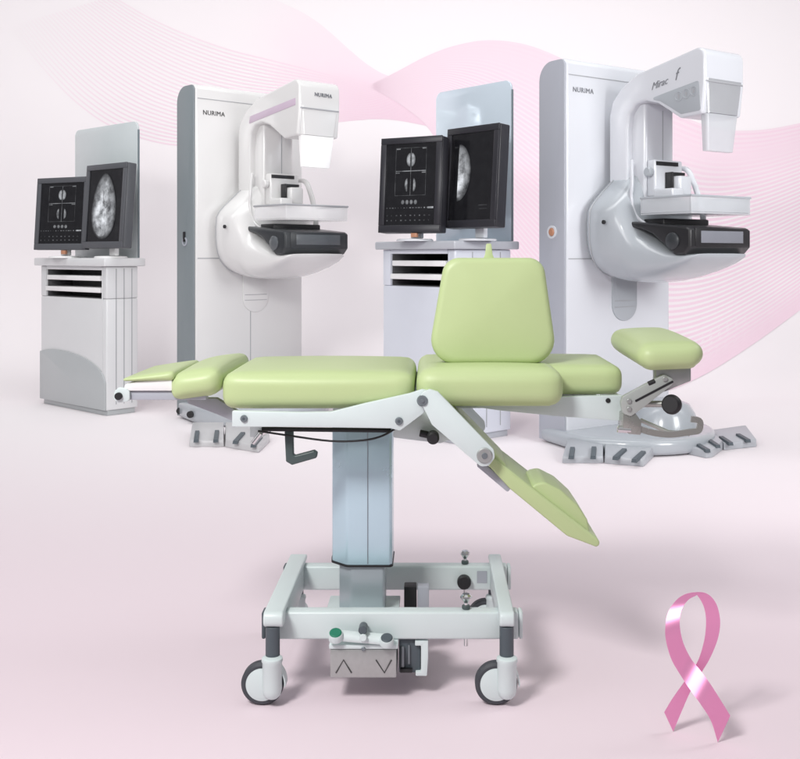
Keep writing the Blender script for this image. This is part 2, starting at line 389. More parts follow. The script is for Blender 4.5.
# --- foot control and battery under the front rail
fcx = at(363, 660, 3.36)
cb = co('control_box', MB().box(at(330, 0, 3.36).x, at(396.5, 0, 3.36).x, 3.36, 3.52, .086, .181, .005), 'alu')
co('box_lid', MB().box(at(329, 0, 3.36).x, at(398, 0, 3.36).x, 3.357, 3.523, .182, .1965, .003), 'cream', cb)
for pts in (([(336, 673), (343.5, 660), (351.5, 673)]), ([(376, 660), (384.5, 673), (391.5, 660)])):
    co('arrow_mark', MB().tube([at(*p, 3.36)+Vector((0, -.001, 0)) for p in pts], .0026, 6), 'ink', cb)
co('lid_screw', MB().cyl(at(363.5, 649, 3.357)+Vector((0, .002, 0)), at(363.5, 649, 3.357)+Vector((0, -.005, 0)), .007), 'bolt', cb)
def pedal():
    a = at(333, 635, 3.36); c = at(390, 640, 3.36)
    b = MB(); b.tube([a+(c-a)*t for t in (0, .2, .5, .8, 1)], .019, 14, .62)
    p = co('foot_pedal', b, 'cream')
    for px_, py_, m, r in ((336, 634, 'green', .021), (387, 639, 'dgrey', .020)):
        q = at(px_, py_, 3.36)
        pp_ = co('pedal_cup', MB().lathe([(0, .010), (r*1.05, .010), (r*1.18, .004), (r*1.15, -.014), (r*.8, -.020), (0, -.020)], q+Vector((0, -.012, .0)), Vector((0, -.42, .9)), 26), 'cream', p)
        co('pedal_pad', MB().lathe([(0, .015), (r*.8, .015), (r*.97, .012), (r*.97, .0101), (0, .0101)], q+Vector((0, -.012, .0)), Vector((0, -.42, .9)), 26), m, pp_)
    q = at(363, 630, 3.36)
    co('pedal_pivot', MB().cyl(q+Vector((0, .03, .002)), q+Vector((0, -.022, .006)), .014), 'dgrey', p)
    co('pivot_cap', MB().cyl(q+Vector((.002, -.012, -.018)), q+Vector((.002, -.03, -.016)), .012), 'cream', p)
pedal()
bx0 = at(399, 0, 3.42).x; bx1 = at(424, 0, 3.42).x
bt = co('battery_pack', MB().box(bx0, bx1-.012, 3.42, 3.66, .078, .193, .004), 'dgrey')
co('battery_terminal', MB().box(bx0+.008, bx0+.018, 3.409, 3.419, .10, .17, .002).box(bx0+.030, bx0+.037, 3.411, 3.419, .11, .175, .002), 'bolt', bt)
co('terminal_block', MB().box(bx0+.004, bx0+.045, 3.402, 3.418, .085, .098, .002), 'black', bt)
cbr = roundpoly([(bx1-.030, .191), (bx1+.014, .191), (bx1+.014, .135), (bx1+.010, .074), (bx1-.028, .074), (bx1-.028, .088), (bx1-.010, .088), (bx1-.010, .175), (bx1-.030, .175)], .003, 3)
co('battery_bracket', MB().prism(cbr, 3.405, 3.62, XZ, .002), 'cream', bt)
# --- small clamps and the round knob on the rear rail
for q, zt in ((at(466, 612, 3.43), .2905), (at(465, 568, 3.93), .2905)):
    x = q.x; y = q.y
    k = co('clamp_bolt', MB().cyl((x, y, .165), (x, y, zt+.022), .007, n=14), 'chrome')
    co('clamp_collar', MB().cyl((x, y, zt), (x, y, zt+.012), .014), 'hook', k)
    co('clamp_knob', MB().lathe([(0, .050), (.012, .050), (.019, .044), (.020, .038), (.013, .030), (.008, .022), (0, .022)], (x, y, zt), (0, 0, 1), 14), 'chrome', k)
q = at(464, 581, 3.90)
co('locking_knob', MB().lathe([(0, .028), (.022, .028), (.026, .024), (.0265, .004), (.024, 0), (0, 0)], q, (0, -1, 0), 28), 'black')
co('rating_plate', MB().box(at(477, 0, 3.899).x, at(487, 0, 3.899).x, 3.898, 3.8995, at(0, 583, 3.9).z, at(0, 571, 3.9).z, 0), 'sidec', rr)

# --- seat frame
co('seat_frame', MB().box(-.66, .62, 3.56, 3.91, .945, .962, .004).box(-.34, -.12, 3.57, 3.86, .8985, .9445, .003), 'cream')
sp = [(232, 411), (300, 412.5), (331, 412), (365, 403.5), (410, 393.5), (422, 389.5), (430, 391), (433, 398), (424, 413), (400, 431), (391, 428.5), (300, 427), (232, 427)]
YP = 3.366
plate = roundpoly(pxpoly(sp, YP), [.004, 0, .03, 0, 0, .012, .02, .02, .01, .012, .01, 0, .004], 4)
pl = co('side_plate', MB().prism(plate, YP, 3.389, XZ, .003), 'cream')
co('side_plate', MB().prism(plate, 3.945, 3.975, XZ, .003), 'cream')
for px_, py_, r in ((244, 418.5, .012), (422.5, 400.5, .019), (399, 421, .013)):
    q = at(px_, py_, YP)
    bo = co('bolt', MB().lathe([(0, .008), (r*.8, .008), (r, .004), (r, -.004), (0, -.004)], q, (0, -1, 0), 22), 'bolt', pl)
    co('bolt_socket', MB().cyl(q+Vector((0, -.006, 0)), q+Vector((0, -.0095, 0)), r*.42, .0005, 6), 'dgrey', bo)
co('push_rod', MB().cyl(at(262, 429, 3.44), at(391, 430.5, 3.44), .0075, n=12), 'black')
cab_pts = spline([(258, 431), (285, 435), (330, 441), (362, 440.5), (382, 436), (398, 427)], 26)
co('cable', MB().tube([at(p.x, p.y, 3.425) for p in cab_pts], .0035, 8), 'black')
g = at(264, 434, 3.45)
co('rod_end', MB().cyl(g+Vector((-.03, 0, -.012)), g+Vector((.02, 0, .016)), .011, n=14).cyl(g+Vector((-.036, -.012, -.03)), g+Vector((-.008, -.012, .006)), .009, n=14), 'chrome')
co('rod_bracket', MB().box(at(250, 0, 3.44).x, at(262, 0, 3.44).x, 3.435, 3.50, at(0, 437, 3.44).z, .93, .003), 'cream')
lev = roundpoly(pxpoly([(284.5, 430), (293, 430), (293.5, 456), (314, 450.5), (317.5, 453), (316.5, 458), (292, 465), (286, 461.5)], 3.45), .006, 4)
co('release_lever', MB().prism(lev, 3.445, 3.475, XZ, .005, 3), 'hook')
q = at(433, 436, 3.46)
co('pivot_knob', MB().cyl(q, q+Vector((0, -.05, 0)), .021, .006).cyl(q+Vector((-.045, .0, .01)), q+Vector((.0, 0, 0)), .012), 'black')
co('under_bracket', MB().prism(roundpoly(pxpoly([(395, 427), (420, 412), (436, 412), (452, 440), (440, 444), (392, 438)], 3.47), .008, 3), 3.48, 3.90, XZ, .004), 'cream')

# --- cushions
def seam_tilt(p, a): return p
co('seat_cushion', MB().cushion(-.698, -.052, 3.395, 3.975, .962, 1.088, .044, .014, 14), 'vinyl')
def bol(p, a):
    x = (p.x+.79); p.z += -.10*x*0; return Vector((p.x, p.y, p.z + .012*(a.x)))
co('head_bolster', MB().cushion(-.872, -.700, 3.40, 3.98, 1.000, 1.092, .040, .014, 12, bol), 'vinyl')
def wedge(p, a):
    t = (p.x+1.03)/.17
    return Vector((p.x, p.y, 1.058+(p.z-1.058)*(.35+.65*min(1, max(0, t)))+.006*t))
hr = co('head_rest', MB().cushion(-1.030, -.855, 3.41, 3.80, 1.052, 1.086, .016, .008, 12, wedge), 'vinyl')
co('head_rest_shell', MB().prism(roundpoly(pxpoly([(124, 384.5), (136, 381.5), (172, 379.5), (172, 391), (124, 391)], 3.42), [.012, .01, 0, 0, .006], 4), 3.42, 3.78, XZ, .004), 'white', hr)
for y0 in (3.43, 3.72): co('head_rest_bar', MB().box(at(121, 0, 3.43).x, at(206, 0, 3.43).x, y0, y0+.04, at(0, 400, 3.43).z, at(0, 391.4, 3.43).z, .003), 'sidec', hr)
br = roundpoly(pxpoly([(115, 391), (119, 387), (127, 388.5), (130, 392), (130, 401), (118, 403), (113.5, 398)], 3.42), .012, 4)
hb = co('head_rest_bracket', MB().prism(br, 3.415, 3.429, XZ, .003), 'cream', hr)
co('bracket_knob', MB().cyl(at(119, 396, 3.415)+Vector((0, .001, 0)), at(119, 396, 3.415)+Vector((0, -.012, 0)), .0125), 'black', hr)
co('bolster_arm', MB().prism(roundpoly(pxpoly([(172, 399), (215, 399), (236, 412), (236, 424), (215, 415)], 3.5), .01, 3), 3.52, 3.55, XZ, .003), 'sidec')

co('hip_cushion', MB().cushion(-.045, .672, 3.53, 3.985, .992, 1.096, .040, .010, 14), 'vinyl')
co('hip_bolster', MB().cushion(-.046, .447, 3.385, 3.66, .972, 1.100, .050, .008, 14), 'vinyl')
tp = [(432, 401), (478, 404), (562, 397), (622.5, 395.5), (624.5, 421), (560, 416.5), (500, 410.5)]
hp = co('hip_side_panel', MB().prism(roundpoly(pxpoly(tp, 3.50), .004, 3), 3.50, 3.528, XZ, .003), 'cream')
co('hip_end_panel', MB().box(.655, .672, 3.53, 3.93, .91, .985, .003), 'cream')
q = at(608, 400.5, 3.5); co('panel_hole_plug', MB().cyl(q, q+Vector((0, -.004, 0)), .0085), 'black', hp)
# back cushion
bo_ = roundpoly([(-.012, 0), (.447, 0), (.398, .372), (.052, .372)], [.085, .085, .06, .06], 8)
lean = Matrix.Translation((0, 3.535, 1.102)) @ Matrix.Rotation(R(-5), 4, 'X')
bc = co('back_cushion', MB().pillow(bo_, 0, .085, .026, .012, XZ, 6, lean), 'vinyl', angle=60)
tab = roundpoly([(.184, .372), (.232, .372), (.221, .398), (.217, .436), (.199, .436), (.195, .398)], .006, 3)
co('lifting_tab', MB().prism([(p, q-.012) for p, q in tab], .036, .046, XZ, .002, mtx=lean), 'vinyl', bc)
# --- hanging leg rest
ra = [(419, 399), (423, 392), (430, 389.5), (438, 392), (494, 450), (495, 458), (489, 466), (481, 467), (432, 425)]
la = co('leg_rest_arm', MB().prism(roundpoly(pxpoly(ra, 3.338), [.01, .01, .015, .01, .02, .02, .02, .02, .02], 4), 3.338, 3.362, XZ, .003), 'cream')
co('leg_rest_arm', MB().prism(roundpoly(pxpoly(ra, 3.338), [.01, .01, .015, .01, .02, .02, .02, .02, .02], 4), 3.905, 3.93, XZ, .003), 'cream')
for (px_, py_, r) in ((484.5, 455.5, .026), (422.5, 400.5, .017)):
    q = at(px_, py_, 3.338)
    h_ = co('hinge_disc', MB().lathe([(0, .007), (r*.85, .007), (r, .003), (r, -.002), (0, -.002)], q, (0, -1, 0), 28), 'alu' if r > .02 else 'bolt', la)
    co('hinge_screw', MB().cyl(q+Vector((0, -.006, 0)), q+Vector((0, -.011, 0)), r*.38, .001, 14), 'bolt', h_)
tpad = [(431, 399), (439, 395), (508, 466), (500, 473)]
co('thigh_cushion', MB().prism(roundpoly(pxpoly(tpad, 3.42), .012, 4), 3.40, 3.70, XZ, .010, 3), 'vinyl')
cboard = [(486, 463), (494, 457.5), (597, 538), (600.5, 543), (597, 547.5), (591, 545), (567, 536), (510, 489)]
cf = co('calf_cushion', MB().prism(roundpoly(pxpoly(cboard, 3.39), [.012, .012, .015, .012, .012, .01, .04, .04], 5), 3.385, 3.72, XZ, .009, 4), 'vinyl')
cpad = [(530, 487), (535, 483), (544, 481), (561, 489.5), (577, 504), (587, 519), (590, 534), (584, 534)]
co('calf_bolster', MB().prism(roundpoly(pxpoly(cpad, 3.42), [.01, .02, .03, .05, .05, .03, .02, .01], 5), 3.405, 3.64, XZ, .012, 4), 'vinyl', cf)
co('calf_hinge_plate', MB().prism(roundpoly(pxpoly([(476, 466), (482, 462), (512, 487), (508, 493)], 3.40), .006, 3), 3.405, 3.43, XZ, .002), 'sidec')
# --- right arm rest
def armpad(p, a): return Vector((p.x + (.0 if a.z > 0 else .012*(a.z)*a.x), p.y, p.z+.004*a.x+.006*a.y))
ar = co('arm_rest', MB().cushion(.694, .916, 3.385, 3.96, 1.100, 1.192, .042, .016, 14, armpad), 'vinyl')
hbp = roundpoly(pxpoly([(656, 367), (691, 367), (691, 381), (664, 392), (656, 386)], 3.45), .006, 3)
co('arm_rest_bracket', MB().prism(hbp, 3.45, 3.50, XZ, .003), 'alu', ar)
lk = roundpoly(pxpoly([(620, 402), (622, 396), (663, 374), (672, 378), (672, 384), (640, 409), (630, 416), (622, 413)], 3.44), .012, 4)
lo_ = co('parallel_link', MB().prism(lk, 3.425, 3.448, XZ, .003), 'linkg')
slot = roundpoly(pxpoly([(635, 400.5), (673, 380.5), (674, 382.5), (636, 402.5)], 3.42), .002, 2)
co('link_slot', MB().prism(slot, 3.4238, 3.4248, XZ, 0), 'black', lo_)
for px_, py_ in ((629, 401), (629, 409), (665, 379)):
    q = at(px_, py_, 3.425); co('pivot_pin', MB().cyl(q, q+Vector((0, -.006, 0)), .0085), 'alu', lo_)
q = at(664, 377, 3.45); co('strut_tip', MB().cyl(at(655, 381, 3.43), at(648, 384, 3.43), .008), 'black', lo_)
q = at(672, 404.5, 3.43)
ak = co('arm_rest_knob', MB().lathe([(0, .022), (.026, .022), (.031, .017), (.034, .004), (.031, -.012), (.02, -.02), (0, -.02)], q, Vector((-.5, -.85, .12)), 28), 'black')
co('knob_shaft', MB().cyl(at(640, 404, 3.47), q+Vector((0, .012, 0)), .011), 'gmetal', ak)
cl = co('clamp_block', MB().prism(roundpoly(pxpoly([(622, 413), (634, 412), (640, 420), (640, 434), (628, 433), (622, 428)], 3.45), .005, 3), 3.43, 3.52, XZ, .003), 'gmetal')
uh = spline([(630, 424), (646, 431), (668, 434.5), (690, 432), (698, 430.5), (700, 426), (699, 420.5), (691, 419)], 30)
hb_ = MB(); pts3 = [at(p.x, p.y, 3.44) for p in uh]
for a_, c_ in ((0, 1),):
    rings = []
    for i, p in enumerate(pts3):
        t = (pts3[min(i+1, 29)]-pts3[max(i-1, 0)]).normalized(); nn = Vector((-t.z, 0, t.x))*.010; dd = Vector((0, .006, 0))
        rings.append([p+nn-dd, p+nn+dd, p-nn+dd, p-nn-dd])
    hb_.loft(rings)
co('accessory_hook', hb_, 'gmetal')
co('hook_bar', MB().tube([at(640, 420, 3.50), at(668, 432, 3.48), at(690, 434, 3.455)], .007, 8), 'gmetal')
co('clamp_screw', MB().cyl(at(617, 429, 3.44), at(631, 430, 3.44), .012), 'chrome', cl)

# ================================================================== MAMMOGRAPHY MACHINES
CM = Vector((1.04, 7.86, 0)); BR = R(35)
def Yof(u, v): return 7.86+math.sin(BR)*u-math.cos(BR)*v
def zz(py, u, v): return H-(py-PY)/F*Yof(u, v)
def side(px, py, u):                   # measured on the side face at width u: gives reach v and height z
    r = (px-PX)/F
    v = (r*(7.86+math.sin(BR)*u)-1.04-math.cos(BR)*u)/(math.sin(BR)+math.cos(BR)*r)
    return v, zz(py, u, v)
UV = lambda p, q, h: Vector((h, -p, q))       # (v, z) outline extruded along u
def machine(loc, rz, label, v):
    cool = v == 'cool'; W = M['coolw' if cool else 'warmw']
    rt = thing('mammography_machine', label, 'x-ray machine', loc, rz, 'mammography machines in the background')
    def mo(name, mb, m, parent=rt, angle=38): return obj(name, mb, m if not isinstance(m, str) else M[m], parent, None, angle)
    ZC = 3.006
    prof = roundpoly([(0, .03), (0, ZC), (-.30, ZC), (-.30, .03)], [0, .05, .16, 0], 8)
    colm = mo('column', MB().prism(prof, .012, 1.18, UV, .022, 3, 30), W)
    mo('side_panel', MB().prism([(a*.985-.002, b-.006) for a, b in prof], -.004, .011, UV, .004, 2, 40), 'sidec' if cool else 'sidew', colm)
    mo('panel_seam', MB().box(.035, 1.155, -.0025, .004, 1.447, 1.455, 0), 'seam', colm)
    mo('panel_seam', MB().box(.035, 1.155, -.0025, .004, 2.876, 2.882, 0), 'seam', colm)
    if not cool: mo('panel_seam', MB().box(.585, .592, -.0025, .004, .05, .97, 0), 'seam', colm)
    # pill-shaped cover under the pod
    pill = roundpoly([(.50, .95), (.78, .95), (.78, 1.40), (.50, 1.40)], [.139, .139, .02, .02], 8)
    cv = mo('service_cover', MB().prism(pill, -.012, .003, lambda p, q, h: Vector((p, h, q)), .006, 2), 'hullc' if cool else W, colm)
    for k in range(2): mo('cover_groove', MB().box(.52, .76, -.0135, -.0115, 1.06+.05*k, 1.066+.05*k, 0), 'seam', cv)
    # foot plate, round at the front
    fp = [(.0, .30), (1.18, .30)]+[(.59+.66*math.cos(a), -.08-.70*math.sin(a)) for a in [math.pi*k/24 for k in range(25)]]
    ft = mo('foot_plate', MB().prism([(p, q) for p, q in fp], .006, .125 if cool else .165, XY, .045, 4, 30), 'hullc')
    mo('foot_boss', MB().lathe([(0, .34), (.10, .335), (.19, .30), (.24, .22), (.26, .12), (0, .12)], (.83, -.26, 0), (0, 0, 1), 36), 'hullc', ft)
    if not cool:
        for a, z in ((-.10, .07), (.20, .085)):
            mo('foot_screw', MB().cyl((.59+.665*math.cos(R(200-a*100)), -.08-.7*math.sin(R(200-a*100)), z), (.56+.66*math.cos(R(200-a*100)), -.10-.67*math.sin(R(200-a*100)), z), .03), 'black', ft)
    # switch on the side panel
    if cool:
        bt_ = mo('button_ring', MB().lathe([(.052, -.004), (.052, .010), (.034, .010), (.034, -.004)], (-.004, .14, 1.66), (-1, 0, 0), 26), W, colm)
        mo('stop_button', MB().lathe([(0, .02), (.024, .018), (.032, .010), (.033, -.002), (0, -.002)], (-.004, .14, 1.66), (-1, 0, 0), 22), 'orange', bt_)
    else:
        bt_ = mo('button_ring', MB().lathe([(.04, -.004), (.04, .008), (.026, .008), (.026, -.004)], (-.004, .15, 1.60), (-1, 0, 0), 26), 'sidec', colm)
        mo('key_switch', MB().box(-.02, -.005, .14, .165, 1.60, 1.69, .004), 'black', bt_)
    # C-shaped arm
    U0, U1 = .417, .85
    out = [(609, 215), (609, 116), (612, 102), (621, 88), (637, 73.5), (670, 59), (705, 43.5), (705, 82), (702, 113), (680, 118), (668, 110), (657, 103), (645, 100.5), (635, 104), (629, 114), (627, 130), (627, 215)]
    ap = [side(a, b, U0) for a, b in out]
    ap = roundpoly(ap, [0, .06, .06, .08, .10, 0, .07, 0, .02, .04, .05, .05, .05, .05, .04, 0, 0], 5)
    arm = mo('c_arm', MB().prism(ap, U0, U1, UV, .05, 5, 55), W, angle=50)
    # raised lower cheek with buttons / stripe
    if cool:
        for k in range(3):
            vv, z_ = side(679+7.5*k, 96-2.6*k, U0)
            b_ = mo('arm_button', MB().lathe([(.040, -.002), (.040, .006), (.030, .008), (.027, .004), (0, .004)], (U0, -vv, z_), (-1, 0, 0), 22), 'hullc', arm)
            mo('button_mark', MB().box(U0-.0055, U0-.004, -vv-.008, -vv+.008, z_-.014, z_+.014, 0), 'seam', b_)
        va, za = side(659, 84, U0)
        ang = math.atan2(side(690, 71, U0)[1]-za, side(690, 71, U0)[0]-va)
        base = Matrix.Translation((U0-.001, -va, za)) @ Matrix(((0, 0, -1, 0), (-1, 0, 0, 0), (0, 1, 0, 0), (0, 0, 0, 1))) @ Matrix.Rotation(ang, 4, 'Z')
        text('script_lettering', 'Mirac', .075, M['inkg'], arm, base, .55, .002, .95)
        text('script_lettering', 'f', .115, M['inkg'], arm, base @ Matrix.Translation((.165, .012, 0)), .5, .002)
        ck = [side(a, b, U0) for a, b in [(650, 99), (662, 94), (699, 80), (701, 110), (681, 114), (670, 107), (660, 101)]]
        mo('cheek_panel', MB().prism(roundpoly(ck, [.01, .02, .02, .02, .03, .03, .02], 4), U0-.003, U0+.02, UV, .002), 'hullc', arm)
    else:
        st = [side(a, b, U0) for a, b in [(628, 94), (699, 69), (699, 77.5), (640, 98), (626, 103)]]
        mo('lilac_trim', MB().prism(roundpoly(st, .01, 3), U0-.003, U0+.01, UV, .002), 'lilac', arm)
    # head lettering, facing the reach direction
    if not cool:
        text('lettering', 'NURIMA', .046, M['inkg'], arm, Matrix.Translation((.665, -side(705, 62, U0)[0]-.001, zz(66, .63, 1.0))) @ Matrix.Rotation(R(90), 4, 'X'), 0, .006, 1.1, .0)
        text('lettering', 'NURIMA', .058, M['ink'], colm, Matrix.Translation((.20, -.001, 2.755)) @ Matrix.Rotation(R(90), 4, 'X'), 0, .003, 1.05, .0)
    else:
        text('lettering', 'NURIMA', .055, M['inkg'], colm, Matrix.Translation((.19, -.001, 2.765)) @ Matrix.Rotation(R(90), 4, 'X'), 0, .003, 1.1, .0)
    # collimator and face shield under the head
    def taper(u0, u1, v0, v1, z0, a0, a1, b0, b1, z1, bev):
        return MB().loft([[Vector((u, -vv, z)) for u, vv in roundpoly([(p0, q0), (p1, q0), (p1, q1), (p0, q1)], bev, 4)] for (p0, p1, q0, q1, z) in ((u0, u1, v0, v1, z0), (a0, a1, b0, b1, z1))])
    zt_, zm, zb = zz(83, .63, 1.0), zz(114, .63, 1.0), zz(151, .6, 1.0)
    cl_ = mo('collimator', taper(.428, .838, .78, 1.012, zt_+.02, .45, .80, .82, 1.004, zm, .03), 'silver' if cool else W)
    mo('collimator_seam', taper(.42, .846, .78, 1.018, zt_+.004, .42, .846, .78, 1.018, zt_-.006, .03), 'seam' , cl_)
    mo('face_shield', taper(.456, .80, .93, .998, zm-.003, .475, .765, .93, .985, zb, .02), 'frost' if cool else 'shieldw', cl_)
    # compression column in front of the arm
    vc0, vc1 = .14, .385
    cc = mo('compression_column', MB().box(.475, .80, -vc1, -vc0, 1.60, zz(101, .47, .3)+.02, .03, 4), W)
    mo('column_slot', MB().box(.665, .672, -vc1-.002, -vc1+.004, 2.06, zz(110, .6, .38), 0), 'seam', cc)
    # pod and hull
    secs = [(.003, .37, 1.42, 2.06), (.03, .43, 1.345, 2.12), (.10, .465, 1.30, 2.15), (.22, .46, 1.275, 2.15), (.30, .445, 1.268, 2.12), (.345, .43, 1.268, 2.03), (.385, .415, 1.268, 1.88), (.43, .405, 1.270, 1.74), (.48, .395, 1.276, 1.66), (.60, .37, 1.30, 1.60), (.75, .345, 1.345, 1.53), (.88, .325, 1.40, 1.50), (.965, .30, 1.452, 1.492), (.995, .26, 1.480, 1.491)]
    rings = []
    for vv, hu, z0, z1 in secs:
        zc = (z0+z1)/2; hz = (z1-z0)/2; ring = []
        for k in range(72):
            a = 2*math.pi*k/72; ca, sa = math.cos(a), math.sin(a); e = .62
            z_ = zc+hz*math.copysign(abs(sa)**e, sa); sq = 1-.50*ss(1.78, 2.14, z_)*(1 if vv < .5 else 0)
            ring.append(Vector((.625+hu*sq*math.copysign(abs(ca)**e, ca), -vv, z_)))
        rings.append(ring)
    pod = mo('gantry_pod', MB().loft(rings), 'hullc' if cool else W, angle=60)
    ring = [(Vector((.625, p.y-.002, 1.66))+(Vector((p.x, p.y, p.z))-Vector((.625, p.y, 1.66)))*1.002) for p in rings[2]]
    mo('pod_seam', MB().tube(ring[18:56], .0045, 6), 'seam', pod)
    mo('pod_button', MB().cyl((.155, -.27, 1.73), (.138, -.27, 1.73), .016), 'black', pod)
    # black detector tray
    bp = [(626, 221), (686, 226.5), (690, 229), (690, 247), (684, 254.5), (674, 255), (664, 245), (652, 234), (641, 229), (626, 227)]
    bpv = roundpoly([side(a, b, .29) for a, b in bp], [0, .02, .02, .02, .03, .04, .05, .06, .05, 0], 4)
    bk = mo('detector_tray', MB().prism(bpv, .29, .965, UV, .018, 3, 45), 'bucky' if cool else 'buckyw')
    v1 = side(690, 240, .29)[0]
    zt2, zb2 = zz(231, .6, v1), zz(243, .6, v1)
    fr_ = mo('display_frame', MB().box(.345, .925, -v1-.006, -v1+.01, zb2-.025, zt2+.02, .004), 'bucky' if cool else 'buckyw', bk)
    mo('display_strip', MB().box(.40, .865, -v1-.0095, -v1-.0055, zb2, zt2, .002), 'panelc' if cool else 'panelw', bk)
    mo('tray_cap', MB().lathe([(0, .018), (.05, .016), (.062, .008), (.064, -.004), (0, -.004)], (.29, -v1+.16, zz(241, .29, v1-.2)), (-1, 0, 0), 26), 'buckyw' if cool else 'panelw', bk)
    mo('tray_rail', MB().box(.42, .93, -.62, -.39, zz(226, .5, .5)-.005, zz(221.5, .5, .5)+.02, .01), 'bucky', bk)
    # compression paddle: clear tray with rim walls
    va_, vb_ = .50, .985; ua, ub = .30, .955; z0, z1 = zz(214, .6, .98), zz(197, .6, .98)
    pd = MB(); t = .012
    pd.box(ua, ub, -vb_, -va_, z0, z0+t, .004)
    pd.box(ua, ub, -vb_, -vb_+t, z0+t+.001, z1, .004); pd.box(ua, ub, -va_-t, -va_, z0+t+.001, z1, .004)
    pd.box(ua, ua+t, -vb_+t+.001, -va_-t-.001, z0+t+.001, z1, .004); pd.box(ub-t, ub, -vb_+t+.001, -va_-t-.001, z0+t+.001, z1, .004)
    pad_ = mo('compression_paddle', pd, 'frost' if cool else 'clear')
    rim = [Vector((a, -b, z1+.004)) for a, b in ((ua, va_), (ua, vb_), (ub, vb_), (ub, va_))]
    mo('paddle_rim', MB().tube(rim, .0085, 8), 'hullc' if cool else 'seam', pad_)
    # paddle holder
    hz_ = zz(180, .55, .45)
    ho = mo('paddle_holder', MB().box(.49, .80, -.47, -.388, zz(197, .55, .42), zz(160, .55, .42), .015, 3), W)
    mo('holder_arm', MB().box(.47, .60, -.66, -.472, zz(198, .5, .5), zz(189, .5, .5), .012, 3).box(.62, .76, -.60, -.472, zz(196, .6, .5), zz(176, .6, .5), .02, 3), W, ho)
    mo('holder_clip', MB().box(.60, .615, -.545, -.4715, zz(190, .6, .5), zz(172, .6, .5), .003).box(.6165, .76, -.53, -.4715, zz(175, .6, .5), zz(172, .6, .5), .003), 'bucky', ho)
    mo('holder_display', MB().box(.50, .745, -.476, -.4705, zz(165.5, .55, .45), zz(161.5, .55, .45), .002), 'bucky', ho)
    mo('holder_knob', MB().cyl((.488, -.43, zz(172, .48, .43)), (.44, -.43, zz(172, .48, .43)), .036, .008), 'hullc' if cool else W, ho)
    # curved grab handles left and right
    for uu in (.40, .88):
        hp_ = spline([(.32, 2.20), (.345, 2.13), (.365, 2.03), (.36, 1.90), (.40, 1.77), (.50, 1.69)] if uu < .6 else [(.20, 2.16), (.40, 2.16), (.47, 2.05), (.53, 1.90), (.58, 1.76), (.60, 1.68)], 24)
        mo('grab_handle', MB().tube([Vector((uu-.05*math.sin(math.pi*i/23)*(1 if uu < .6 else -1), -p.x, p.y)) for i, p in enumerate(hp_)], .024, 12, .6), W)
    return rt
m1 = machine(CM, BR, 'silver-grey mammography machine with script lettering on its arm, behind the arm rest', 'cool')
CL = Vector(((194-PX)/F*9.05, 9.05, 0))
m2 = machine(CL, R(43), 'white mammography machine with a lilac stripe along its arm, near the left foot switch', 'warm')

